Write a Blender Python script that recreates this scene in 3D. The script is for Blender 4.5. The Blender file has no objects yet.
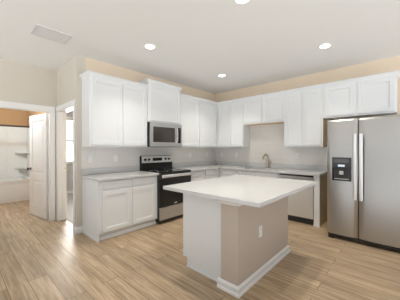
import bpy, bmesh, math, random
from math import radians as R, pi, cos, sin
from mathutils import Vector, Matrix
random.seed(4)
S = bpy.context.scene
C = S.collection

# ------------------------------------------------------------------ camera
cam_d = bpy.data.cameras.new('camera'); cam = bpy.data.objects.new('camera', cam_d); C.objects.link(cam)
cam.location = (-4.7942, -3.8099, 1.3381)
cam.rotation_euler = (pi/2, 0, 0.7384 - pi/2)
cam_d.sensor_width = 36; cam_d.lens = 223.83/400*36
cam_d.shift_y = -1.23/400
cam_d.clip_start = .05; cam_d.clip_end = 200
S.camera = cam
# ------------------------------------------------------------------ world, daylight, exposure
W = bpy.data.worlds.new('world'); S.world = W; W.use_nodes = True
bg = W.node_tree.nodes['Background']; _nt = W.node_tree       # dim sky; bright lower half added to light the ceiling
SKY, LOWER_FILL = 0.34, 2.25
_tc = _nt.nodes.new('ShaderNodeTexCoord'); _sp = _nt.nodes.new('ShaderNodeSeparateXYZ'); _rp = _nt.nodes.new('ShaderNodeValToRGB')
_mr = _nt.nodes.new('ShaderNodeMapRange'); _mr.inputs[1].default_value = -1; _mr.inputs[2].default_value = 1
_nt.links.new(_tc.outputs['Generated'], _sp.inputs[0]); _nt.links.new(_sp.outputs['Z'], _mr.inputs[0]); _nt.links.new(_mr.outputs[0], _rp.inputs[0])
_rp.color_ramp.elements[0].position = .485; _rp.color_ramp.elements[0].color = (LOWER_FILL*.95, LOWER_FILL*.985, LOWER_FILL*1.02, 1)
_rp.color_ramp.elements[1].position = .515; _rp.color_ramp.elements[1].color = (SKY*.93, SKY*.97, SKY, 1)
_sun = _nt.nodes.new('ShaderNodeMapRange'); _sun.interpolation_type = 'SMOOTHSTEP'        # the sky is brightest on the bedroom side
_sun.inputs[1].default_value = .55; _sun.inputs[2].default_value = .9; _sun.inputs[3].default_value = 1; _sun.inputs[4].default_value = 5
_nt.links.new(_sp.outputs['Y'], _sun.inputs[0]); _nt.links.new(_sun.outputs[0], bg.inputs[1])
_nt.links.new(_rp.outputs[0], bg.inputs[0])
S.render.filter_size = 1.15
S.view_settings.view_transform = 'Standard'; S.view_settings.look = 'None'
S.view_settings.exposure = 0.24; S.view_settings.gamma = 1; S.view_settings.use_curve_mapping = False
def area(name, loc, rot, sx, sy, power, col):
    l = bpy.data.lights.new(name, 'AREA'); l.shape = 'RECTANGLE'; l.size = sx; l.size_y = sy
    l.energy = power; l.color = col
    o = bpy.data.objects.new(name, l); C.objects.link(o); o.location = loc; o.rotation_euler = rot
    return o
LAMP_W = 6.8; LAMP_COL = (1, .955, .86)
area('bedroom_daylight', (-2.3, 3.75, 1.6), (R(-90), 0, 0), 1.0, 1.4, 110, (1, .985, .96))
bl = bpy.data.lights.new('bathroom_bulb', 'POINT'); bl.energy = 75; bl.color = (.78, .91, 1); bl.shadow_soft_size = .1
blo = bpy.data.objects.new('bathroom_bulb', bl); C.objects.link(blo); blo.location = (-4.4, 2.2, 2.55)

# ------------------------------------------------------------------ materials
def mat(name, col, rough=.5, metal=0, **kw):
    m = bpy.data.materials.new(name); m.use_nodes = True
    b = m.node_tree.nodes['Principled BSDF']
    b.inputs['Base Color'].default_value = (*col, 1); b.inputs['Roughness'].default_value = rough
    b.inputs['Metallic'].default_value = metal
    for k, v in kw.items(): b.inputs[k.replace('_', ' ')].default_value = v
    return m
def nd(m, t, **kw):
    n = m.node_tree.nodes.new(t)
    for k, v in kw.items(): setattr(n, k, v)
    return n
def lk(m, a, b): m.node_tree.links.new(a, b)
def noise_bump(m, scale, strength, dist=.002):
    tc = nd(m, 'ShaderNodeTexCoord'); n = nd(m, 'ShaderNodeTexNoise'); n.inputs['Scale'].default_value = scale
    b = nd(m, 'ShaderNodeBump'); b.inputs['Strength'].default_value = strength; b.inputs['Distance'].default_value = dist
    lk(m, tc.outputs['Object'], n.inputs['Vector']); lk(m, n.outputs['Fac'], b.inputs['Height'])
    lk(m, b.outputs['Normal'], m.node_tree.nodes['Principled BSDF'].inputs['Normal'])
    return m
M = {}
M['paint'] = noise_bump(mat('beige_wall_paint_lamplit', (.76, .635, .485), .75), 160, .12)  # lamp warmth is mixed into the beige of the kitchen walls
M['beige_daylit'] = noise_bump(mat('beige_wall_paint_daylit', (.645, .595, .515), .75), 160, .12)  # the same beige, greyed in colour for the cool hall daylight
M['bathpaint'] = noise_bump(mat('warm_tan_paint', (.50, .30, .145), .75), 160, .12)
M['taupe_shaded'] = noise_bump(mat('half_wall_paint_shaded', (.56, .48, .405), .75), 160, .12)  # pinker beige, with the island's weak light darkened into the colour
M['bedpaint'] = noise_bump(mat('grey_paint', (.60, .60, .60), .75), 160, .12)
M['vent'] = mat('painted_vent_metal', (.72, .715, .70), .5)
M['ceil'] = noise_bump(mat('ceiling_paint', (.88, .875, .86), .85), 120, .2)
M['trim'] = mat('white_trim_paint', (.84, .83, .81), .4)
M['cab'] = noise_bump(mat('white_cabinet_paint', (.80, .81, .81), .35), 60, .03)
M['maple'] = mat('raw_maple_side', (.85, .66, .43), .55)
M['quartz'] = mat('white_quartz', (.63, .625, .615), .16)
M['plastic'] = mat('white_plastic', (.86, .85, .82), .35)
M['dark'] = mat('slot_dark', (.03, .03, .03), .5)
M['rod'] = mat('dark_bronze_rod', (.07, .05, .04), .4, .6)
M['lightsteel'] = mat('pale_satin_steel', (.72, .71, .69), .42, .6)
M['blackglass'] = mat('black_glass', (.022, .021, .02), .12, Specular_IOR_Level=.3)
M['blackplastic'] = mat('black_plastic', (.03, .029, .028), .35)
M['chrome'] = mat('bright_nickel', (.72, .68, .62), .22, 1)
M['nickel'] = mat('brushed_bronze_nickel', (.62, .54, .43), .28, 1)
M['alu'] = mat('brushed_handle', (.82, .81, .80), .42, .75)
M['acrylic'] = mat('tub_acrylic', (.83, .81, .77), .22)
M['smokeglass'] = mat('smoked_window', (.05, .042, .036), .08)
M['lightgrey'] = mat('light_grey_plastic', (.55, .55, .54), .3)
M['carpet'] = noise_bump(mat('pale_carpet', (.72, .71, .69), .95), 400, .8, .01)
M['vinyl'] = mat('white_vinyl', (.85, .85, .84), .35)

def steel(name, col, rough, along='Z'):
    m = mat(name, col, rough, 1)
    b = m.node_tree.nodes['Principled BSDF']
    tc = nd(m, 'ShaderNodeTexCoord'); mp = nd(m, 'ShaderNodeMapping')
    mp.inputs['Scale'].default_value = (300, 300, 2) if along == 'Z' else (2, 2, 300)
    n = nd(m, 'ShaderNodeTexNoise'); n.inputs['Scale'].default_value = 1; n.inputs['Detail'].default_value = 2
    mr = nd(m, 'ShaderNodeMapRange'); mr.inputs[3].default_value = rough - .06; mr.inputs[4].default_value = rough + .06
    lk(m, tc.outputs['Object'], mp.inputs['Vector']); lk(m, mp.outputs['Vector'], n.inputs['Vector'])
    lk(m, n.outputs['Fac'], mr.inputs[0]); lk(m, mr.outputs[0], b.inputs['Roughness'])
    return m
M['steel'] = steel('stainless_steel', (.50, .49, .475), .36)
M['steelh'] = steel('stainless_steel_sideways', (.55, .555, .56), .36, 'X')
M['steelh'].node_tree.nodes['Principled BSDF'].inputs['Metallic'].default_value = .85

def make_floor():
    m = mat('oak_plank_floor', (.5, .36, .24), .43)
    b = m.node_tree.nodes['Principled BSDF']
    tc = nd(m, 'ShaderNodeTexCoord'); mp = nd(m, 'ShaderNodeMapping')
    mp.inputs['Rotation'].default_value = (0, 0, pi/2)
    lk(m, tc.outputs['Object'], mp.inputs['Vector'])
    br = nd(m, 'ShaderNodeTexBrick'); br.offset = .37; br.offset_frequency = 2
    br.inputs['Color1'].default_value = (0, 0, 0, 1); br.inputs['Color2'].default_value = (1, 1, 1, 1)
    br.inputs['Mortar'].default_value = (.5, .5, .5, 1)
    br.inputs['Scale'].default_value = 1; br.inputs['Mortar Size'].default_value = .0025
    br.inputs['Brick Width'].default_value = 1.6; br.inputs['Row Height'].default_value = .165
    br.inputs['Mortar Smooth'].default_value = .1
    lk(m, mp.outputs['Vector'], br.inputs['Vector'])
    # grain: noise stretched along the plank, shifted per plank
    sh = nd(m, 'ShaderNodeVectorMath', operation='MULTIPLY_ADD')
    lk(m, br.outputs['Color'], sh.inputs[0]); sh.inputs[1].default_value = (7, 3, 11); lk(m, mp.outputs['Vector'], sh.inputs[2])
    mp2 = nd(m, 'ShaderNodeMapping'); mp2.inputs['Scale'].default_value = (2.2, 34, 1)
    lk(m, sh.outputs[0], mp2.inputs['Vector'])
    n = nd(m, 'ShaderNodeTexNoise'); n.inputs['Scale'].default_value = 1; n.inputs['Detail'].default_value = 6; n.inputs['Roughness'].default_value = .62; n.inputs['Distortion'].default_value = .6
    lk(m, mp2.outputs['Vector'], n.inputs['Vector'])
    mp3 = nd(m, 'ShaderNodeMapping'); mp3.inputs['Scale'].default_value = (1.6, 9, 1)
    lk(m, sh.outputs[0], mp3.inputs['Vector'])
    n2 = nd(m, 'ShaderNodeTexNoise'); n2.inputs['Scale'].default_value = 1.3; n2.inputs['Detail'].default_value = 3
    lk(m, mp3.outputs['Vector'], n2.inputs['Vector'])
    r1 = nd(m, 'ShaderNodeValToRGB')
    r1.color_ramp.elements[0].position = .30; r1.color_ramp.elements[0].color = (.295, .20, .122, 1)
    r1.color_ramp.elements[1].position = .68; r1.color_ramp.elements[1].color = (.585, .44, .285, 1)
    lk(m, n.outputs['Fac'], r1.inputs[0])
    mx = nd(m, 'ShaderNodeMix', data_type='RGBA', blend_type='MULTIPLY'); mx.inputs[0].default_value = 1
    r2 = nd(m, 'ShaderNodeValToRGB')
    r2.color_ramp.elements[0].position = 0; r2.color_ramp.elements[0].color = (.89, .885, .88, 1)
    r2.color_ramp.elements[1].position = 1; r2.color_ramp.elements[1].color = (1.08, 1.07, 1.06, 1)
    lk(m, br.outputs['Color'], r2.inputs[0])
    lk(m, r1.outputs[0], mx.inputs[6]); lk(m, r2.outputs[0], mx.inputs[7])
    mx1 = nd(m, 'ShaderNodeMix', data_type='RGBA', blend_type='MULTIPLY'); mx1.inputs[0].default_value = .38
    r3 = nd(m, 'ShaderNodeValToRGB')
    r3.color_ramp.elements[0].position = .32; r3.color_ramp.elements[0].color = (.62, .56, .50, 1)
    r3.color_ramp.elements[1].position = .58; r3.color_ramp.elements[1].color = (1, 1, 1, 1)
    lk(m, n2.outputs['Fac'], r3.inputs[0])
    lk(m, mx.outputs[2], mx1.inputs[6]); lk(m, r3.outputs[0], mx1.inputs[7])
    mx2 = nd(m, 'ShaderNodeMix', data_type='RGBA'); lk(m, br.outputs['Fac'], mx2.inputs[0])
    lk(m, mx1.outputs[2], mx2.inputs[6]); mx2.inputs[7].default_value = (.12, .075, .045, 1)
    lk(m, mx2.outputs[2], b.inputs['Base Color'])
    bp = nd(m, 'ShaderNodeBump'); bp.inputs['Strength'].default_value = .15; bp.inputs['Distance'].default_value = .002
    lk(m, n.outputs['Fac'], bp.inputs['Height']); lk(m, bp.outputs['Normal'], b.inputs['Normal'])
    return m
M['floor'] = make_floor()

def make_tile(axis):
    m = mat('grey_gloss_tile_' + axis, (.6, .57, .53), .16)
    b = m.node_tree.nodes['Principled BSDF']
    tc = nd(m, 'ShaderNodeTexCoord'); mp = nd(m, 'ShaderNodeMapping')
    mp.inputs['Rotation'].default_value = (pi/2, 0, 0) if axis == 'y' else (pi/2, 0, pi/2)
    if axis == 'x':
        sx = nd(m, 'ShaderNodeSeparateXYZ'); cx = nd(m, 'ShaderNodeCombineXYZ')
        lk(m, tc.outputs['Object'], sx.inputs[0]); lk(m, sx.outputs['Y'], cx.inputs['X']); lk(m, sx.outputs['Z'], cx.inputs['Y'])
        vec = cx.outputs[0]
    else:
        sx = nd(m, 'ShaderNodeSeparateXYZ'); cx = nd(m, 'ShaderNodeCombineXYZ')
        lk(m, tc.outputs['Object'], sx.inputs[0]); lk(m, sx.outputs['X'], cx.inputs['X']); lk(m, sx.outputs['Z'], cx.inputs['Y'])
        vec = cx.outputs[0]
    m.node_tree.nodes.remove(mp)
    br = nd(m, 'ShaderNodeTexBrick')
    br.inputs['Color1'].default_value = (.74, .71, .67, 1); br.inputs['Color2'].default_value = (.765, .735, .695, 1)
    br.inputs['Mortar'].default_value = (.69, .66, .62, 1); br.inputs['Scale'].default_value = 1
    br.inputs['Mortar Size'].default_value = .0022; br.inputs['Brick Width'].default_value = .305; br.inputs['Row Height'].default_value = .1016
    lk(m, vec, br.inputs['Vector']); lk(m, br.outputs['Color'], b.inputs['Base Color'])
    bp = nd(m, 'ShaderNodeBump'); bp.invert = True; bp.inputs['Strength'].default_value = .5; bp.inputs['Distance'].default_value = .002
    lk(m, br.outputs['Fac'], bp.inputs['Height']); lk(m, bp.outputs['Normal'], b.inputs['Normal'])
    return m
M['tiley'] = make_tile('y'); M['tilex'] = make_tile('x')

def emis(name, col, s):
    m = bpy.data.materials.new(name); m.use_nodes = True; nt = m.node_tree
    e = nt.nodes.new('ShaderNodeEmission'); e.inputs[0].default_value = (*col, 1); e.inputs[1].default_value = s
    nt.links.new(e.outputs[0], nt.nodes['Material Output'].inputs[0]); return m
M['lamp'] = emis('lamp_diffuser', (1, .95, .88), 9)
M['led'] = emis('panel_led', (.8, .9, 1), .8)
def glass():
    m = bpy.data.materials.new('window_glass'); m.use_nodes = True; nt = m.node_tree
    t = nt.nodes.new('ShaderNodeBsdfTransparent'); g = nt.nodes.new('ShaderNodeBsdfGlossy'); g.inputs['Roughness'].default_value = .02
    f = nt.nodes.new('ShaderNodeFresnel'); f.inputs[0].default_value = 1.45; x = nt.nodes.new('ShaderNodeMixShader')
    nt.links.new(f.outputs[0], x.inputs[0]); nt.links.new(t.outputs[0], x.inputs[1]); nt.links.new(g.outputs[0], x.inputs[2])
    nt.links.new(x.outputs[0], nt.nodes['Material Output'].inputs[0]); return m
M['glass'] = glass()

# ------------------------------------------------------------------ mesh helpers
class MB:
    def __init__(s): s.bm = bmesh.new()
    def box(s, x0, x1, y0, y1, z0, z1, bev=0, seg=2):
        g = bmesh.ops.create_cube(s.bm, size=1)
        vs = g['verts']
        for v in vs:
            v.co = Vector(((x0+x1)/2 + v.co.x*(x1-x0), (y0+y1)/2 + v.co.y*(y1-y0), (z0+z1)/2 + v.co.z*(z1-z0)))
        if bev:
            es = list({e for v in vs for e in v.link_edges})
            bmesh.ops.bevel(s.bm, geom=es, offset=bev, segments=seg, affect='EDGES', profile=.5)
        return s
    def prism(s, pts, a, b, axis):
        """closed outline pts (in the plane across axis) swept from a to b along axis"""
        def P(p, t):
            return {'x': (t, p[0], p[1]), 'y': (p[0], t, p[1]), 'z': (p[0], p[1], t)}[axis]
        A = [s.bm.verts.new(P(p, a)) for p in pts]; B = [s.bm.verts.new(P(p, b)) for p in pts]
        n = len(pts)
        fs = [s.bm.faces.new(A), s.bm.faces.new(B)]
        for i in range(n): fs.append(s.bm.faces.new((A[i], A[(i+1) % n], B[(i+1) % n], B[i])))
        bmesh.ops.recalc_face_normals(s.bm, faces=fs)
        return s
    def cyl(s, p0, p1, r0, r1=None, n=20):
        r1 = r0 if r1 is None else r1
        p0 = Vector(p0); p1 = Vector(p1); d = p1 - p0
        q = d.to_track_quat('Z', 'Y').to_matrix().to_4x4()
        bmesh.ops.create_cone(s.bm, cap_ends=True, segments=n, radius1=r0, radius2=r1, depth=d.length,
                              matrix=Matrix.Translation((p0+p1)/2) @ q)
        return s
    def tube(s, pts, r, n=10, flat=1.0):
        pts = [Vector(p) for p in pts]; rings = []
        for i, p in enumerate(pts):
            t = (pts[min(i+1, len(pts)-1)] - pts[max(i-1, 0)]).normalized()
            q = t.to_track_quat('Z', 'Y')
            rr = r[i] if isinstance(r, (list, tuple)) else r
            rings.append([s.bm.verts.new(p + q @ Vector((cos(2*pi*k/n)*rr, sin(2*pi*k/n)*rr*flat, 0))) for k in range(n)])
        fs = [s.bm.faces.new(rings[0]), s.bm.faces.new(rings[-1])]
        for a, b in zip(rings, rings[1:]):
            for k in range(n): fs.append(s.bm.faces.new((a[k], a[(k+1) % n], b[(k+1) % n], b[k])))
        bmesh.ops.recalc_face_normals(s.bm, faces=fs)
        return s
    def lathe(s, prof, c=(0, 0, 0), n=32, axis='z'):
        """prof = (radius, height) outline turned round an axis through c"""
        def P(r, h, k):
            x, y = cos(2*pi*k/n)*r, sin(2*pi*k/n)*r
            v = {'z': (x, y, h), 'y': (x, h, y), 'x': (h, x, y)}[axis]
            return Vector(c) + Vector(v)
        rings = []
        for r, h in prof:
            if r < 1e-6: rings.append([s.bm.verts.new(P(0, h, 0))])
            else: rings.append([s.bm.verts.new(P(r, h, k)) for k in range(n)])
        fs = []
        for a, b in zip(rings, rings[1:]):
            for k in range(n):
                k2 = (k+1) % n
                vs = [a[k % len(a)], a[k2 % len(a)], b[k2 % len(b)], b[k % len(b)]]
                u = []
                for v in vs:
                    if v not in u: u.append(v)
                if len(u) > 2: fs.append(s.bm.faces.new(u))
        bmesh.ops.recalc_face_normals(s.bm, faces=fs)
        return s
    def cells(s, xs, ys, solid, z0, z1, bev=0):
        """slab made of the grid cells for which solid(i, j) holds"""
        vt, vb = {}, {}
        def V(d, i, j, z):
            if (i, j) not in d: d[(i, j)] = s.bm.verts.new((xs[i], ys[j], z))
            return d[(i, j)]
        nx, ny = len(xs)-1, len(ys)-1
        ok = lambda i, j: 0 <= i < nx and 0 <= j < ny and solid(i, j)
        fs = []
        for i in range(nx):
            for j in range(ny):
                if not ok(i, j): continue
                q = [(i, j), (i+1, j), (i+1, j+1), (i, j+1)]
                fs.append(s.bm.faces.new([V(vt, *k, z1) for k in q]))
                fs.append(s.bm.faces.new([V(vb, *k, z0) for k in reversed(q)]))
                for (di, dj), (a, b) in (((0, -1), (q[0], q[1])), ((1, 0), (q[1], q[2])), ((0, 1), (q[2], q[3])), ((-1, 0), (q[3], q[0]))):
                    if not ok(i+di, j+dj):
                        fs.append(s.bm.faces.new([V(vt, *b, z1), V(vt, *a, z1), V(vb, *a, z0), V(vb, *b, z0)]))
        bmesh.ops.recalc_face_normals(s.bm, faces=fs)
        return s
    def shaker(s, x0, x1, z0, z1, yb, t=.02, st=.057, rec=.013, lip=.006):
        """a cabinet front facing -y: frame round a recessed panel with a sloped inner edge; yb = its back"""
        yf = yb - t; e = .003
        def ring(ax0, ax1, az0, az1, y): return [s.bm.verts.new(p) for p in ((ax0, y, az0), (ax1, y, az0), (ax1, y, az1), (ax0, y, az1))]
        rs = [ring(x0, x1, z0, z1, yb), ring(x0, x1, z0, z1, yf+e), ring(x0+e, x1-e, z0+e, z1-e, yf),
              ring(x0+st, x1-st, z0+st, z1-st, yf), ring(x0+st+lip*.4, x1-st-lip*.4, z0+st+lip*.4, z1-st-lip*.4, yf+rec*.7),
              ring(x0+st+lip*1.6, x1-st-lip*1.6, z0+st+lip*1.6, z1-st-lip*1.6, yf+rec*.7), 
              ring(x0+st+lip*2, x1-st-lip*2, z0+st+lip*2, z1-st-lip*2, yf+rec)]
        fs = [s.bm.faces.new(rs[0]), s.bm.faces.new(rs[-1])]
        for a, b in zip(rs, rs[1:]):
            for k in range(4): fs.append(s.bm.faces.new((a[k], a[(k+1) % 4], b[(k+1) % 4], b[k])))
        bmesh.ops.recalc_face_normals(s.bm, faces=fs)
        return s
    def build(s, name, m, parent=None, smooth=False):
        me = bpy.data.meshes.new(name); s.bm.to_mesh(me); s.bm.free()
        me.materials.append(m)
        if smooth:
            for p in me.polygons: p.use_smooth = True
            me.set_sharp_from_angle(angle=R(35))
        o = bpy.data.objects.new(name, me); C.objects.link(o)
        if parent: o.parent = parent
        return o

def tag(o, label, cat, group=None, kind=None):
    o['label'] = label; o['category'] = cat
    if group: o['group'] = group
    if kind: o['kind'] = kind
    return o
def thing(name, label, cat, loc=(0, 0, 0), rz=0, group=None):
    o = bpy.data.objects.new(name, None); C.objects.link(o); o.empty_display_size = .1
    o.location = loc; o.rotation_euler = (0, 0, rz)
    return tag(o, label, cat, group)
def struct(o, label, cat): return tag(o, label, cat, None, 'structure')
def dup(root, loc, rz, label):
    r = root.copy(); C.objects.link(r); r.location = loc; r.rotation_euler = (0, 0, rz); r['label'] = label
    for ch in list(root.children):
        c = ch.copy(); C.objects.link(c); c.parent = r
        for g in ch.children:
            d = g.copy(); C.objects.link(d); d.parent = c
    return r

HC = 2.825
# ------------------------------------------------------------------ setting: floors, ceiling, walls
struct(MB().box(-7, .12, -6, 4.35, -.1, 0).build('floor', M['floor']), 'oak plank floor running through kitchen and hall', 'floor')
struct(MB().box(-3.36, .0, .12, 3.5, 0.0, .012).build('floor_bedroom', M['carpet']), 'pale carpet beyond the doorway beside the kitchen wall', 'carpet floor')
struct(MB().box(-7, .12, -6, 4.35, HC, HC+.1).build('ceiling', M['ceil']), 'flat off-white ceiling over the whole kitchen', 'ceiling')
struct(MB().box(-3.36, .12, 0, .12, 0, HC).build('wall_range', M['paint']), 'beige kitchen wall behind the range', 'wall')
struct(MB().box(0, .12, -6, 0, 0, HC).build('wall_sink', M['paint']), 'beige kitchen wall behind the sink and refrigerator', 'wall')
OY0, OY1, OH = .125, .95, 2.04
w = MB().box(-3.491, -3.36, 0, OY0, 0, HC).box(-3.491, -3.36, OY1, 1.135, 0, HC).box(-3.491, -3.36, OY0, OY1, OH, HC)
struct(w.build('wall_hall', M['beige_daylit']), 'short beige return wall with the doorway to the carpeted room', 'wall')
BX0, BX1, BH = -4.36, -3.585, 2.03
w = MB().box(-7, BX0, 1.02, 1.135, 0, HC).box(BX1, -3.491, 1.02, 1.135, 0, HC).box(BX0, BX1, 1.02, 1.135, BH, HC)
struct(w.build('wall_back', M['beige_daylit']), 'beige hall wall with the bathroom doorway', 'wall')
w = MB().box(-3.375, -3.362, 1.135, 4.35, 0, HC).box(-5.6, -3.375, 4.23, 4.35, 0, HC).box(-5.6, -5.5, 1.135, 4.23, 0, HC)
struct(w.build('wall_bathroom', M['bathpaint']), 'warm tan bathroom wall above the tub surround', 'wall')
WX0, WX1, WZ0, WZ1 = -2.78, -1.78, .92, 2.22
w = (MB().box(-3.361, -3.352, 1.135, 3.62, 0, HC).box(-3.352, WX0, 3.5, 3.62, 0, HC).box(WX1, .12, 3.5, 3.62, 0, HC)
     .box(WX0, WX1, 3.5, 3.62, 0, WZ0).box(WX0, WX1, 3.5, 3.62, WZ1, HC).box(0, .12, .12, 3.5, 0, HC))
struct(w.build('wall_bedroom', M['bedpaint']), 'grey wall under and around the bright window of the carpeted room', 'wall')

# window of the carpeted room
wi = bpy.data.objects.new('window_1', None); C.objects.link(wi); wi.location = (WX0, 3.5, WZ0)
struct(wi, 'bright white window of the carpeted room, seen through the doorway', 'window')
ww, wh = WX1-WX0, WZ1-WZ0
(MB().box(-.06, 0, -.018, 0, -.06, wh+.06, .003).box(ww, ww+.06, -.018, 0, -.06, wh+.06, .003).box(0, ww, -.018, 0, wh, wh+.06, .003)
 .build('casing', M['trim'], wi))
MB().box(-.08, ww+.08, -.05, .05, -.025, 0, .005).build('sill', M['trim'], wi)
f = MB()
for a, b, c, d in ((0, .045, 0, wh), (ww-.045, ww, 0, wh), (.045, ww-.045, 0, .05), (.045, ww-.045, wh-.05, wh), (.045, ww-.045, wh/2-.03, wh/2+.03)):
    f.box(a, b, .04, .09, c, d, .003)
f.build('sash', M['vinyl'], wi)
for z0, z1 in ((.05, wh/2-.03), (wh/2+.03, wh-.05)):
    MB().box(.045, ww-.045, .062, .068, z0, z1).build('pane', M['glass'], wi)

# doorway trims
def profile_v(mb, x0, x1, y0, y1, z0, z1): mb.box(x0, x1, y0, y1, z0, z1, .004)
c = MB()
for a, b in ((OY1, OY1+.06), (OY0-.055, OY0)):
    c.box(-3.508, -3.491, a, b, 0, OH, .004)
c.box(-3.508, -3.491, OY0-.055, OY1+.06, OH, OH+.085, .004)
c.box(-3.491, -3.355, OY1-.016, OY1, 0, OH).box(-3.491, -3.355, OY0, OY0+.016, 0, OH).box(-3.491, -3.355, OY0+.016, OY1-.016, OH-.016, OH)
c.box(-3.43, -3.40, OY1-.027, OY1-.016, 0, OH-.016, .002).box(-3.43, -3.40, OY0+.016, OY0+.027, 0, OH-.016, .002)
t1 = c.build('trim_1', M['trim']); struct(t1, 'white casing and jamb of the doorway to the carpeted room', 'door trim')
sp = MB().box(-3.385, -3.36, OY1-.0185, OY1-.0158, .915, .975, .001).build('strike_plate', M['chrome'], t1); sp['label'] = 'small metal strike plate on the jamb'
c = MB()
c.box(BX1, BX1+.062, 1.003, 1.02, 0, BH, .004).box(BX0-.073, BX0, 1.003, 1.02, 0, BH, .004).box(BX0-.073, BX1+.062, 1.003, 1.02, BH, BH+.088, .004)
c.box(BX1-.016, BX1, 1.02, 1.135, 0, BH).box(BX0, BX0+.016, 1.02, 1.135, 0, BH).box(BX0+.016, BX1-.016, 1.02, 1.135, BH-.016, BH)
struct(c.build('trim_2', M['trim']), 'white casing around the bathroom doorway', 'door trim')

# open bathroom door: two-panel leaf, hinged on its right
dr = bpy.data.objects.new('door_1', None); C.objects.link(dr); dr.location = (-3.617, 1.150, .012); dr.rotation_euler = (0, 0, R(99))
struct(dr, 'white two-panel bathroom door standing open into the bathroom', 'door')
DW_, DH_, DT = .74, 1.995, .035
leaf = MB()
st = .11
for a, b, z0, z1 in ((0, st, 0, DH_), (DW_-st, DW_, 0, DH_), (st, DW_-st, 0, .2), (st, DW_-st, .70, .84), (st, DW_-st, DH_-.12, DH_)):
    leaf.box(a, b, -DT/2, DT/2, z0, z1)
for z0, z1 in ((.2, .70), (.84, DH_-.12)):
    leaf.box(st, DW_-st, -DT/2+.011, DT/2-.011, z0, z1)
    leaf.box(st+.04, DW_-st-.04, -DT/2+.004, DT/2-.004, z0+.04, z1-.04, .006)
leaf.build('panel', M['trim'], dr)
for sgn in (1, -1):
    k = MB().lathe([(0, 0), (.03, 0), (.03, .006), (.011, .01), (.011, .03), (.026, .042), (.028, .054), (.02, .064), (0, .066)], axis='y', n=20)
    if sgn < 0:
        for v in k.bm.verts: v.co.y *= -1
        bmesh.ops.reverse_faces(k.bm, faces=list(k.bm.faces))
    for v in k.bm.verts: v.co += Vector((DW_-.06, sgn*DT/2, .92))
    o = k.build('knob', M['rod'], dr, True); o['label'] = 'dark metal door knob'
for z in (.18, 1.0, 1.80):
    MB().box(-.012, 0, -.003, .028, z-.045, z+.045, .002).build('hinge', M['alu'], dr)

# baseboards
def base_prof(t=.015, h=.10): return [(0, 0), (t, 0), (t, h-.025), (t*.5, h-.008), (t*.35, h), (0, h)]
def baseboard_y(name, x0, x1, y, label, h=.10):       # against a wall whose face looks to -y
    b = MB().prism([(y-p, q) for p, q in base_prof(h=h)], x0, x1, 'x').build(name, M['trim']); return struct(b, label, 'baseboard')
def baseboard_x(name, y0, y1, x, label, h=.10):       # against a wall whose face looks to -x
    b = MB().prism([(x-p, q) for p, q in base_prof(h=h)], y0, y1, 'y').build(name, M['trim']); return struct(b, label, 'baseboard')
baseboard_y('baseboard_kitchen', -3.506, -3.41, 0, 'white baseboard stub between wall corner and the end base cabinet')
baseboard_x('baseboard_hall', 0, OY0-.055, -3.491, 'white baseboard between the doorway and the kitchen wall corner')
baseboard_y('baseboard_back', -7, BX0-.073, 1.02, 'white baseboard along the hall wall left of the bathroom doorway')
baseboard_y('baseboard_bedroom', -3.35, 0, 3.5, 'white baseboard under the window of the carpeted room')
baseboard_x('baseboard_sink', -6, -3.9, 0, 'white baseboard beyond the refrigerator')

# backsplash tile on the two kitchen walls
bt = MB().box(-3.43, -2.41, -.008, 0, 1.0, 1.375).box(-2.41, -1.61, -.008, 0, .80, 1.84).box(-1.61, -.008, -.008, 0, 1.0, 1.375)
struct(bt.build('backsplash', M['tiley']), 'glossy grey-beige tile backsplash behind the range', 'tile backsplash')
bt = MB().box(-.008, 0, -1.075, 0, 1.0, 1.375).box(-.008, 0, -2.025, -1.075, 1.0, 1.895).box(-.008, 0, -2.74, -2.025, 1.0, 1.375)
struct(bt.build('backsplash', M['tilex']), 'glossy grey-beige tile backsplash behind the sink', 'tile backsplash')

# ------------------------------------------------------------------ cabinets (local frame: x along the wall, back at y = 0, front looks to -y)
SINK = -pi/2
def crown(mb, x0, x1, yf, z0, z1, ends=(0, 0), pr=.035):
    """small stepped crown along the front, with returns on free ends"""
    h = z1-z0
    prof = [(0, 0), (-.008, 0), (-.010, h*.25), (-pr*.6, h*.62), (-pr, h*.78), (-pr, h), (0, h)]
    xa, xb = x0-(pr if ends[0] else 0), x1+(pr if ends[1] else 0)
    n = len(prof)
    A = [mb.bm.verts.new((x0 + (p if ends[0] else 0), yf+p, z0+q)) for p, q in prof]
    B = [mb.bm.verts.new((x1 - (p if ends[1] else 0), yf+p, z0+q)) for p, q in prof]
    fs = [mb.bm.faces.new(A), mb.bm.faces.new(B)]
    for i in range(n): fs.append(mb.bm.faces.new((A[i], A[(i+1) % n], B[(i+1) % n], B[i])))
    for e, x, sg in ((ends[0], x0, 1), (ends[1], x1, -1)):
        if not e: continue
        P = [mb.bm.verts.new((x + sg*p, yf+p, z0+q)) for p, q in prof]
        Q = [mb.bm.verts.new((x + sg*p, -.002, z0+q)) for p, q in prof]
        fs += [mb.bm.faces.new(P), mb.bm.faces.new(Q)]
        for i in range(n): fs.append(mb.bm.faces.new((P[i], P[(i+1) % n], Q[(i+1) % n], Q[i])))
    bmesh.ops.recalc_face_normals(mb.bm, faces=fs)
UG = 'white wall cabinets'
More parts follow.
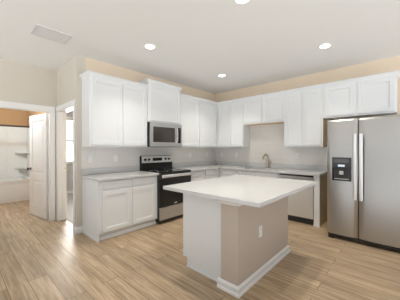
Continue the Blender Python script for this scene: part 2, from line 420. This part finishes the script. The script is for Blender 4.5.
def wall_cabinet(label, loc, rz, w, z0, ztop, doors, depth=.31, ends=(0, 0), xbody=None, maple_side=None, maple_under=False, crown_x=None, dz=(.028, .03)):
    t = thing('wall_cabinet', label, 'cabinet', loc, rz, UG)
    zb = z0 - loc[2]; zc = ztop - .062
    x0, x1 = xbody or (0, w)
    MB().box(x0, x1, -depth, -.001, z0, ztop-.004, .002).build('body', M['cab'], t)
    cm = MB(); cx = crown_x or (x0, x1); crown(cm, cx[0], cx[1], -depth, zc, ztop, ends); cm.build('crown', M['cab'], t)
    for a, b in doors:
        MB().shaker(a, b, z0+dz[0], zc-dz[1]+.012, -depth).build('door', M['cab'], t)
    if maple_side is not None:
        o = MB().box(x1, x1+.004, -depth+.001, -.001, z0, ztop-.07).build('side_panel', M['maple'], t); o['label'] = 'unpainted maple side'
    if maple_under:
        o = MB().box(x0+.02, x1-.02, -depth+.02, -.01, z0-.004, z0).build('underside', M['maple'], t); o['label'] = 'unpainted maple underside'
    return t
UB, UT = 1.372, 2.507
wall_cabinet('wide white two-door wall cabinet left of the microwave, at the free end of the run', (-3.42, 0, 0), 0, 1.025, UB, UT, [(.03, .512), (.54, .995)], ends=(1, 0))
wall_cabinet('taller raised white single-door wall cabinet directly above the microwave', (-2.394, 0, 0), 0, .79, 1.838, 2.618, [(.025, .765)], depth=.345, ends=(1, 1))
wall_cabinet('white two-door wall cabinet right of the microwave, ending in the room corner', (-1.603, 0, 0), 0, 1.601, UB, UT, [(.02, .608), (.633, 1.258)], crown_x=(0, 1.293))
wall_cabinet('white two-door wall cabinet on the sink wall, next to the room corner', (0, -.311, 0), SINK, .763, UB, UT, [(.055, .399), (.423, .741)])
wall_cabinet('short white two-door wall cabinet above the sink', (0, -1.074, 0), SINK, .95, 1.89, UT, [(.025, .464), (.488, .925)], maple_under=True)
wall_cabinet('full-height white two-door wall cabinet between the sink and the refrigerator', (0, -2.024, 0), SINK, .706, UB, UT, [(.025, .342), (.366, .681)], maple_side=1)
wall_cabinet('short white two-door wall cabinet above the refrigerator', (0, -2.734, 0), SINK, 1.0, 1.886, UT, [(.025, .465), (.52, .975)], ends=(0, 1))

BG = 'white base cabinets'
BD = .59
def base_cabinet(label, loc, rz, w, units, ends=(False, False), false_front=False, toe=.055):
    """units = x ranges, each a drawer over a door"""
    t = thing('base_cabinet', label, 'cabinet', loc, rz, BG)
    if false_front:      # open-topped carcass round the sink basin
        MB().box(0, w, -BD, -BD+.018, .105, .875).box(0, .018, -BD+.018, -.02, .105, .875).box(w-.018, w, -BD+.018, -.02, .105, .875).box(.018, w-.018, -BD+.018, -.02, .105, .123).box(0, w, -.02, -.002, .105, .875).build('body', M['cab'], t)
    else:
        MB().box(0, w, -BD, -.002, .105, .875, .002).build('body', M['cab'], t)
    MB().box(0 if not ends[0] else .0, w, -BD+toe, -.01, 0, .105).build('toe_kick', M['cab'], t)
    MB().prism([(-BD+toe, 0), (-BD+toe-.014, 0), (-BD+toe-.014, .03), (-BD+toe-.006, .045), (-BD+toe, .05)], 0, w, 'x').build('shoe_moulding', M['cab'], t)
    for e, x, s in ((ends[0], 0, -1), (ends[1], w, 1)):
        if e:
            m = MB().box(min(x, x+s*.012), max(x, x+s*.012), -BD-.002, -.002, 0, .876, .002)
            m.build('end_panel', M['cab'], t)
            MB().box(min(x+s*.012, x+s*.022), max(x+s*.012, x+s*.022), -BD-.004, -.002, 0, .04, .003).build('shoe_moulding', M['cab'], t)
    for a, b in units:
        MB().shaker(a, b, .748, .858, -BD, st=.03, rec=.004, lip=.004).build('false_front' if false_front else 'drawer', M['cab'], t)
        n = 2 if b-a > .6 else 1
        wd = (b-a-.012*(n-1))/n
        for i in range(n):
            MB().shaker(a+i*(wd+.012), a+i*(wd+.012)+wd, .125, .715, -BD).build('door', M['cab'], t)
    return t
base_cabinet('white base cabinet with two drawers over two doors, left of the range', (-3.40, 0, 0), 0, 1.024, [(.045, .49), (.53, .975)], ends=(True, False))
base_cabinet('white base cabinet with drawers between the range and the room corner', (-1.594, 0, 0), 0, 1.003, [(.03, .47), (.5, .96)])
base_cabinet('white corner base cabinet on the sink wall, between the room corner and the sink', (0, -.592, 0), SINK, .538, [(.088, .508)])
base_cabinet('white sink base cabinet under the faucet', (0, -1.13, 0), SINK, .915, [(.03, .885)], false_front=True)
pn = thing('end_panel', 'white end panel with bare maple side closing the counter beside the refrigerator', 'cabinet panel', (0, -2.66, 0), SINK)
MB().box(0, .09, -.615, -.002, 0, .875, .002).build('filler', M['cab'], pn)
o = MB().box(.09, .094, -.612, -.002, 0, .874).build('side_panel', M['maple'], pn); o['label'] = 'unpainted maple side'
MB().box(-.001, .096, -.626, -.615, 0, .04, .003).build('shoe_moulding', M['cab'], pn)

# ------------------------------------------------------------------ worktops
CT = .914
wt = thing('worktop', 'short white quartz worktop left of the range', 'countertop', (-3.43, 0, .876))
MB().box(0, 1.056, -.64, -.009, 0, CT-.876, .004).build('slab', M['quartz'], wt)
MB().box(0, 1.056, -.028, -.009, CT-.876+.0005, .138, .003).build('upstand', M['quartz'], wt)
wt = thing('worktop', 'L-shaped white quartz worktop around the corner with the sink', 'countertop', (0, 0, .876))
SX0, SX1, SY0, SY1 = -.545, -.145, -1.93, -1.20
xs = [-1.594, -.64, SX0, SX1, -.009]; ys = [-2.765, SY0, SY1, -.64, -.009]
MB().cells(xs, ys, lambda i, j: (j == 3) or (i > 0 and not (i == 2 and j == 1)), 0, CT-.876).build('slab', M['quartz'], wt)
MB().box(-1.594, -.028, -.028, -.009, .0385, .138, .003).box(-.028, -.009, -2.765, -.009, .0385, .138, .003).build('upstand', M['quartz'], wt)

# sink and faucet
sk = thing('sink', 'undermount steel sink set in the white worktop', 'sink', (0, 0, .70))
m = MB(); x0, x1, y0, y1 = SX0-.008, SX1+.008, SY0-.008, SY1+.008
m.box(x0, x1, y0, y1, -.04, -.034).box(x0, x0+.006, y0, y1, -.034, .1755).box(x1-.006, x1, y0, y1, -.034, .1755).box(x0+.006, x1-.006, y0, y0+.006, -.034, .1755).box(x0+.006, x1-.006, y1-.006, y1, -.034, .1755)
m.build('basin', M['steelh'], sk)
MB().lathe([(0, -.0335), (.045, -.0335), (.045, -.030), (.03, -.031), (0, -.032)], ((SX0+SX1)/2, -1.565, 0), 24).build('drain', M['chrome'], sk, True)
fa = thing('faucet', 'bronze-nickel single-lever kitchen faucet behind the sink', 'faucet', (-.085, -1.566, CT+.0008))
MB().lathe([(0, 0), (.036, 0), (.036, .008), (.029, .014), (.029, .19), (.024, .205), (0, .205)], n=24).build('column', M['nickel'], fa, True)
pts = [(0, 0, .19), (0, 0, .235)]
for k in range(1, 11):
    a = pi*k/10 * .80
    pts.append((-.052+.052*cos(a), .5*(.052-.052*cos(a)), .235+.06*sin(a)))
pts.append((pts[-1][0]-.014, pts[-1][1]+.007, pts[-1][2]-.03))
MB().tube(pts, .021, 12).build('spout', M['nickel'], fa, True)
e = Vector(pts[-1])
MB().cyl(e+Vector((0, 0, .01)), e+Vector((-.006, .003, -.05)), .022, .024, 16).build('spray_head', M['nickel'], fa, True)
MB().cyl((0, -.022, .12), (0, -.045, .12), .016, .016, 16).tube([(0, -.04, .12), (0, -.058, .135), (.005, -.075, .19)], [.010, .008, .006], 10).build('lever', M['nickel'], fa, True)

# ------------------------------------------------------------------ range
rg = thing('range', 'freestanding stainless electric range with black glass door', 'range', (-2.370, 0, 0))
rw = .772
MB().box(.003, rw-.003, -.625, -.03, .03, .90, .003).build('body', M['blackplastic'], rg)
for x in (.05, rw-.05):
    for y in (-.58, -.08): MB().lathe([(0, 0), (.02, 0), (.02, .02), (.012, .03), (0, .03)], (x, y, 0), 14).build('foot', M['blackplastic'], rg)
MB().box(0, rw, -.655, -.09, .90, .918, .004).build('cooktop', M['blackglass'], rg)
for x, y, r in ((.19, -.49, .10), (.57, -.49, .085), (.19, -.22, .075), (.57, -.22, .10)):
    MB().lathe([(r, .9183), (r-.004, .9186), (r-.008, .9183)], (x, y, 0), 36).build('burner_ring', M['lightgrey'], rg)
bk = MB().prism([(-.09, .90), (-.02, .90), (-.02, 1.195), (-.05, 1.20), (-.068, 1.19), (-.075, 1.06), (-.085, 1.05)], 0, rw, 'x').build('backguard', M['blackglass'], rg)
pnl = MB().prism([(-.0785, 1.058), (-.072, 1.058), (-.066, 1.192), (-.0725, 1.19)], .012, rw-.004, 'x').build('control_panel', M['lightsteel'], rg)
for x in (.085, .175, .59, .68):
    kb = MB().lathe([(0, 0), (.024, 0), (.022, -.022), (.019, -.026), (0, -.026)], (x, -.075, 1.125), 20, 'y').box(x-.003, x+.003, -.104, -.099, 1.108, 1.142)
    kb.build('knob', M['blackplastic'], pnl, True)
ds = MB().box(.265, .50, -.079, -.072, 1.095, 1.155, .002).build('display', M['blackglass'], pnl)
od = MB().box(.002, rw-.002, -.66, -.627, .30, .80, .004).build('oven_door', M['blackglass'], rg)
MB().box(.10, rw-.10, -.6612, -.6602, .38, .68, .0004).build('window', mat('dark_oven_window', (.022, .02, .019), .1), od)
MB().box(.0, rw, -.662, -.627, .802, .893, .004).build('door_band', M['blackplastic'], od)
hb = MB().box(.025, rw-.025, -.705, -.685, .822, .872, .008, 3)
for x in (.04, rw-.09): hb.box(x, x+.05, -.69, -.66, .83, .864, .004)
hb.build('handle', M['alu'], od, True)
MB().box(.33, .40, -.6615, -.660, .328, .346, .0004).build('badge', M['alu'], od)
MB().box(.002, rw-.002, -.66, -.627, .075, .294, .004).build('drawer', M['steelh'], rg)
MB().box(.02, rw-.02, -.61, -.59, .012, .07).build('kick_plate', M['blackplastic'], rg)

# ------------------------------------------------------------------ microwave
mw = thing('microwave', 'stainless over-the-range microwave under the raised wall cabinet', 'microwave', (-2.382, 0, 1.378))
mwd, mh = .776, .455
MB().box(.004, mwd-.004, -.365, -.010, 0, mh, .003).build('body', M['blackplastic'], mw)
dm = MB().cells([0, .055, .585, mwd], [0, .085, .375, mh], lambda i, j: not (i == 1 and j == 1), 0, .032)
for v in dm.bm.verts: v.co = Vector((v.co.x, -.367-v.co.z, v.co.y))
bmesh.ops.recalc_face_normals(dm.bm, faces=list(dm.bm.faces))
md = dm.build('door', M['steelh'], mw)
MB().box(.055, .585, -.392, -.370, .085, .375).build('window', M['smokeglass'], md)
MB().box(.655, .745, -.4005, -.3985, .075, .385, .0008).build('control_panel', M['blackglass'], mw)
MB().box(.668, .732, -.4015, -.4005, .335, .365, .0004).build('display', M['smokeglass'], mw)
hp = [(.625, -.395, .08), (.625, -.425, .10)] + [(.625, -.425-.014*sin(pi*k/8), .10+.26*k/8) for k in range(1, 8)] + [(.625, -.425, .36), (.625, -.395, .38)]
MB().tube(hp, .012, 12).build('handle', M['alu'], md, True)
MB().box(.01, mwd-.01, -.39, -.02, -.006, 0).build('vent_plate', M['blackplastic'], mw)

# ------------------------------------------------------------------ dishwasher
dw = thing('dishwasher', 'stainless dishwasher between the sink cabinet and the end panel', 'dishwasher', (0, -2.05, 0), SINK)
MB().box(.003, .603, -.585, -.03, .10, .868).build('body', M['blackplastic'], dw)
MB().prism([(-.587, .115), (-.622, .115), (-.624, .13), (-.624, .785), (-.600, .800), (-.587, .80)], .004, .602, 'x').build('door', M['lightsteel'], dw)
MB().prism([(-.587, .803), (-.624, .806), (-.625, .838), (-.587, .838)], .004, .602, 'x').build('handle_rail', M['steelh'], dw)
MB().box(.003, .603, -.618, -.586, .840, .868, .002).build('control_strip', M['blackglass'], dw)
MB().box(.003, .603, -.56, -.53, .0, .10).build('kick_plate', M['blackplastic'], dw)

# ------------------------------------------------------------------ refrigerator
fr = thing('refrigerator', 'stainless side-by-side refrigerator with door water dispenser', 'refrigerator', (0, -2.946, 0), SINK)
fw, gap = .91, .393
MB().box(.004, fw-.004, -.90, -.06, .03, 1.755, .004).build('body', mat('grey_case', (.10, .10, .10), .5), fr)
def fridge_door(x0, x1):
    pts = []; n = 14
    for k in range(n+1):
        u = k/n; x = x0 + (x1-x0)*u
        edge = min(u, 1-u)*(x1-x0)
        y = -.978 - .018*(1-(2*u-1)**2) + (.012*(1-edge/.02)**2 if edge < .02 else 0)
        pts.append((x, y))
    m = MB()
    zs = [.075, .08, 1.735, 1.752, 1.766, 1.774]; ins = [.004, 0, 0, .006, .02, .05]
    rings = []
    for z, i in zip(zs, ins):
        ring = [m.bm.verts.new((x, y+i, z)) for x, y in pts]
        ring += [m.bm.verts.new((x1, -.905, z)), m.bm.verts.new((x0, -.905, z))]
        rings.append(ring)
    fs = [m.bm.faces.new(rings[0]), m.bm.faces.new(rings[-1])]
    N = len(rings[0])
    for a, b in zip(rings, rings[1:]):
        for k in range(N): fs.append(m.bm.faces.new((a[k], a[(k+1) % N], b[(k+1) % N], b[k])))
    bmesh.ops.recalc_face_normals(m.bm, faces=fs)
    return m
d1 = fridge_door(.002, gap-.006).build('door', M['steel'], fr, True); d1['label'] = 'narrow freezer door with dispenser'
d2 = fridge_door(gap+.006, fw-.002).build('door', M['steel'], fr, True); d2['label'] = 'wide fresh-food door'
for d, x0 in ((d1, gap-.054), (d2, gap+.014)):
    h = MB().prism([(x0, -1.022), (x0+.042, -1.022), (x0+.042, -1.036), (x0+.032, -1.046), (x0+.010, -1.046), (x0, -1.036)], .622, 1.548, 'z')
    h.box(x0+.006, x0+.036, -1.024, -.98, .63, .67, .003).box(x0+.006, x0+.036, -1.024, -.98, 1.50, 1.54, .003)
    h.build('handle', M['alu'], d)
dx0, dx1, dz0, dz1 = .075, .315, .872, 1.212
df = MB().cells([dx0, dx0+.02, dx1-.02, dx1], [dz0, dz0+.02, dz0+.18, dz1], lambda i, j: not (i == 1 and j == 1), 0, .012)
for v in df.bm.verts: v.co = Vector((v.co.x, -.993-v.co.z, v.co.y))
bmesh.ops.recalc_face_normals(df.bm, faces=list(df.bm.faces))
ds = df.build('dispenser', M['blackglass'], d1)
MB().box(dx0+.02, dx1-.02, -.9985, -.9975, dz0+.02, dz0+.18).build('recess', M['dark'], ds)
MB().box(dx0+.09, dx0+.145, -1.012, -1.000, dz0+.09, dz0+.145, .006).build('paddle', M['lightgrey'], ds)
MB().box(dx0+.075, dx0+.16, -1.0065, -1.0048, dz0+.205, dz0+.235, .0006).build('display', M['led'], ds)
MB().box(dx0+.03, dx1-.03, -1.0065, -1.0048, dz0+.265, dz0+.318, .0006).build('control_panel', M['smokeglass'], ds)
MB().box(dx0+.03, dx1-.03, -1.008, -1.000, dz0+.022, dz0+.032, .002).build('drip_tray', M['lightgrey'], ds)
MB().box(.01, fw-.01, -.955, -.90, .018, .068, .003).build('grille', M['blackplastic'], fr)
for x in (.05, fw-.05):
    MB().box(x-.035, x+.035, -.965, -.90, .0, .03, .004).build('foot', M['blackplastic'], fr)
    MB().box(x-.03, x+.03, -.96, -.88, 1.755, 1.79, .006).build('hinge_cover', M['blackplastic'], fr)
MB().box(.05, fw-.05, -.12, -.08, 0, .03).build('foot', M['blackplastic'], fr)

# ------------------------------------------------------------------ island
isl = thing('kitchen_island', 'kitchen island base with white cabinets backed by a beige half wall', 'kitchen island', (-3.0, -2.47, 0))
KX0, KX1, KY0, KY1 = -.06, 1.135, -.225, -.034     # half wall, local
cw = 1.12
MB().box(0, cw, -.033, .545, .105, .875, .003).build('cabinet_body', M['cab'], isl)
MB().box(0, cw, -.033, .475, 0, .105).build('toe_kick', M['cab'], isl)
MB().box(-.012, 0, -.033, .547, .105, .875, .002).box(-.012, 0, -.033, .480, 0, .105).build('end_panel', M['cab'], isl)
MB().box(-.020, -.012, -.0, .487, 0, .022, .003).build('shoe_moulding', M['cab'], isl)
for i in range(2):
    a = .03 + i*.545; b = a + .515
    for nm, za, zb, st_ in (('drawer', .748, .858, .03), ('door', .125, .715, .057)):
        m = MB().shaker(a, b, za, zb, 0, st=st_)
        for v in m.bm.verts: v.co = Vector((cw - v.co.x, .545 - v.co.y, v.co.z))
        m.build(nm, M['cab'], isl)
MB().box(KX0, KX1, KY0, KY1, 0, .872, .004).build('half_wall', M['taupe_shaded'], isl)
def wrap(prof, name):
    """a moulding mitred round the three exposed sides of the half wall"""
    m = MB(); n = len(prof); rings = []
    for (x, y, sx, sy) in ((KX0, 0, -1, 0), (KX0, KY0, -1, -1), (KX1, KY0, 1, -1), (KX1, 0, 1, 0)):
        rings.append([m.bm.verts.new((x + sx*p, y + sy*p, q)) for p, q in prof])
    fs = [m.bm.faces.new(rings[0]), m.bm.faces.new(rings[-1])]
    for a, b in zip(rings, rings[1:]):
        for k in range(n): fs.append(m.bm.faces.new((a[k], a[(k+1) % n], b[(k+1) % n], b[k])))
    bmesh.ops.recalc_face_normals(m.bm, faces=fs)
    return m.build(name, M['trim'], isl)
wrap([(0, 0), (.024, 0), (.022, .02), (.015, .026), (.015, .068), (.008, .080), (.005, .088), (0, .088)], 'baseboard')
wrap([(0, .815), (.008, .815), (.014, .832), (.032, .848), (.034, .8745), (0, .8745)], 'top_moulding')
it = MB().box(-3.189, -1.645, -2.975, -1.776, .8755, CT, .004)
tag(it.build('island_worktop', M['quartz']), 'large white quartz slab on the island', 'countertop')

# ------------------------------------------------------------------ outlets
def make_outlet(label, loc, rz, group='wall outlets in the kitchen'):
    t = thing('wall_outlet', label, 'outlet', loc, rz, group)
    MB().box(-.036, .036, -.006, 0, -.058, .058, .003).build('plate', M['plastic'], t)
    for z in (-.026, .026):
        rc = MB().box(-.017, .017, -.0085, -.006, z-.016, z+.016, .001).build('receptacle', M['plastic'], t)
        MB().box(-.008, -.006, -.0088, -.0084, z-.004, z+.008).box(.006, .008, -.0088, -.0084, z-.004, z+.008).build('slot', M['dark'], rc)
    return t
o0 = make_outlet('white wall outlet on the tile, leftmost, above the end of the left worktop', (-3.296, -.0082, 1.17), 0)
dup(o0, (-2.857, -.0082, 1.165), 0, 'white wall outlet on the tile, halfway between the worktop end and the range')
dup(o0, (-.976, -.0082, 1.18), 0, 'white wall outlet on the tile, first one right of the range')
dup(o0, (-.348, -.0082, 1.18), 0, 'white wall outlet on the range wall tile, closest to the room corner')
dup(o0, (-.0082, -.235, 1.18), SINK, 'white wall outlet on the sink wall tile, closest to the room corner')
dup(o0, (-.0082, -.70, 1.18), SINK, 'white wall outlet on the tile between the room corner and the faucet')
dup(o0, (-.0082, -2.19, 1.20), SINK, 'white wall outlet on the tile right of the faucet')
dup(o0, (-2.63, -2.6955, .47), 0, 'white outlet on the beige half wall of the island')

# ------------------------------------------------------------------ ceiling lights and vent
LIGHTS = [((-2.877, -1.082), 'round recessed ceiling light above the base cabinets left of the range'),
          ((-1.135, -1.083), 'round recessed ceiling light closest to the room corner'),
          ((-1.183, -2.968), 'round recessed ceiling light in front of the refrigerator'),
          ((-2.871, -2.63), 'round recessed ceiling light above the island, cut by the top of the photo')]
lamp0 = None
for (x, y), lab in LIGHTS:
    if lamp0 is None:
        lamp0 = thing('recessed_light', lab, 'ceiling light', (x, y, HC), 0, 'recessed ceiling lights')
        MB().lathe([(.066, 0), (.095, 0), (.095, -.004), (.088, -.008), (.066, -.005)], n=40).build('trim_ring', M['plastic'], lamp0, True)
        MB().lathe([(0, -.0045), (.066, -.0045), (.066, -.001), (0, -.001)], n=40).build('diffuser', M['lamp'], lamp0)
        l = bpy.data.lights.new('bulb', 'AREA'); l.shape = 'DISK'; l.size = .13; l.energy = LAMP_W; l.spread = R(106); l.color = LAMP_COL
        lo = bpy.data.objects.new('bulb', l); C.objects.link(lo); lo.parent = lamp0; lo.location = (0, 0, -.012)
    else:
        dup(lamp0, (x, y, HC), 0, lab)
vt = thing('ceiling_vent', 'white slatted air return vent in the ceiling above the hall', 'vent', (-3.94, -.42, HC))
vw, vd = .20, .16
fm = MB().cells([-vw, -vw+.025, vw-.025, vw], [-vd, -vd+.025, vd-.025, vd], lambda i, j: not (i == 1 and j == 1), -.008, 0)
fm.build('frame', M['vent'], vt)
MB().box(-vw+.025, vw-.025, -vd+.025, vd-.025, -.0025, -.0005).build('backing', mat('vent_grey', (.35, .35, .34), .8), vt)
n = 13
for k in range(n):
    y = -vd+.035 + k*(2*vd-.07)/(n-1)
    m = MB().prism([(y-.008, -.003), (y+.004, -.0075), (y+.006, -.0065), (y-.006, -.0025)], -vw+.025, vw-.025, 'x').build('slat', M['vent'], vt)

# ------------------------------------------------------------------ bathroom
tb = thing('bathtub', 'white alcove bathtub in the bathroom', 'bathtub', (-4.215, 3.44, 0))
TL = .838     # half length
m = MB().cells([-TL, -TL+.10, TL-.10, TL], [0, .09, .69, .78], lambda i, j: not (i == 1 and j == 1), .49, .55)
m.build('rim', M['acrylic'], tb)
MB().box(-TL, TL, .012, .03, 0, .49).box(-TL+.1, TL-.1, .005, .012, .06, .42, .004).build('apron', M['acrylic'], tb)
MB().cells([-TL+.09, -TL+.1, TL-.1, TL-.09], [.08, .09, .69, .70], lambda i, j: not (i == 1 and j == 1), .14, .4895).box(-TL+.09, TL-.09, .08, .70, .12, .14).build('basin', M['acrylic'], tb)
sr = thing('tub_surround', 'glossy white tub surround panels with corner shelves', 'shower surround', (-4.215, 4.222, .552))
MB().box(-TL, TL, -.012, 0, 0, 1.40).build('back_panel', M['acrylic'], sr)
MB().box(TL-.012, TL, -.78, -.012, 0, 1.40).build('side_panel', M['acrylic'], sr)
MB().box(-TL, -TL+.012, -.78, -.012, 0, 1.40).build('side_panel', M['acrylic'], sr)
MB().box(-TL+.3, .40, -.022, -.012, .06, 1.28, .008).build('raised_panel', M['acrylic'], sr)
for z in (.26, .69):
    q = [(TL-.012, -.012)] + [(TL-.012-.26*cos(a), -.012-.26*sin(a)) for a in [pi/2*k/8 for k in range(9)]]
    MB().prism(q, z-.022, z, 'z').build('shelf', M['acrylic'], sr)
rd = thing('curtain_rod', 'dark shower curtain rod across the tub alcove', 'curtain rod', (-4.215, 3.395, 1.905))
MB().cyl((-TL-.32, 0, 0), (TL, 0, 0), .022, n=16).build('rod', M['rod'], rd, True)
for x in (TL-.012, ): MB().cyl((x, 0, 0), (TL+.001, 0, 0), .032, n=20).build('flange', M['rod'], rd, True)
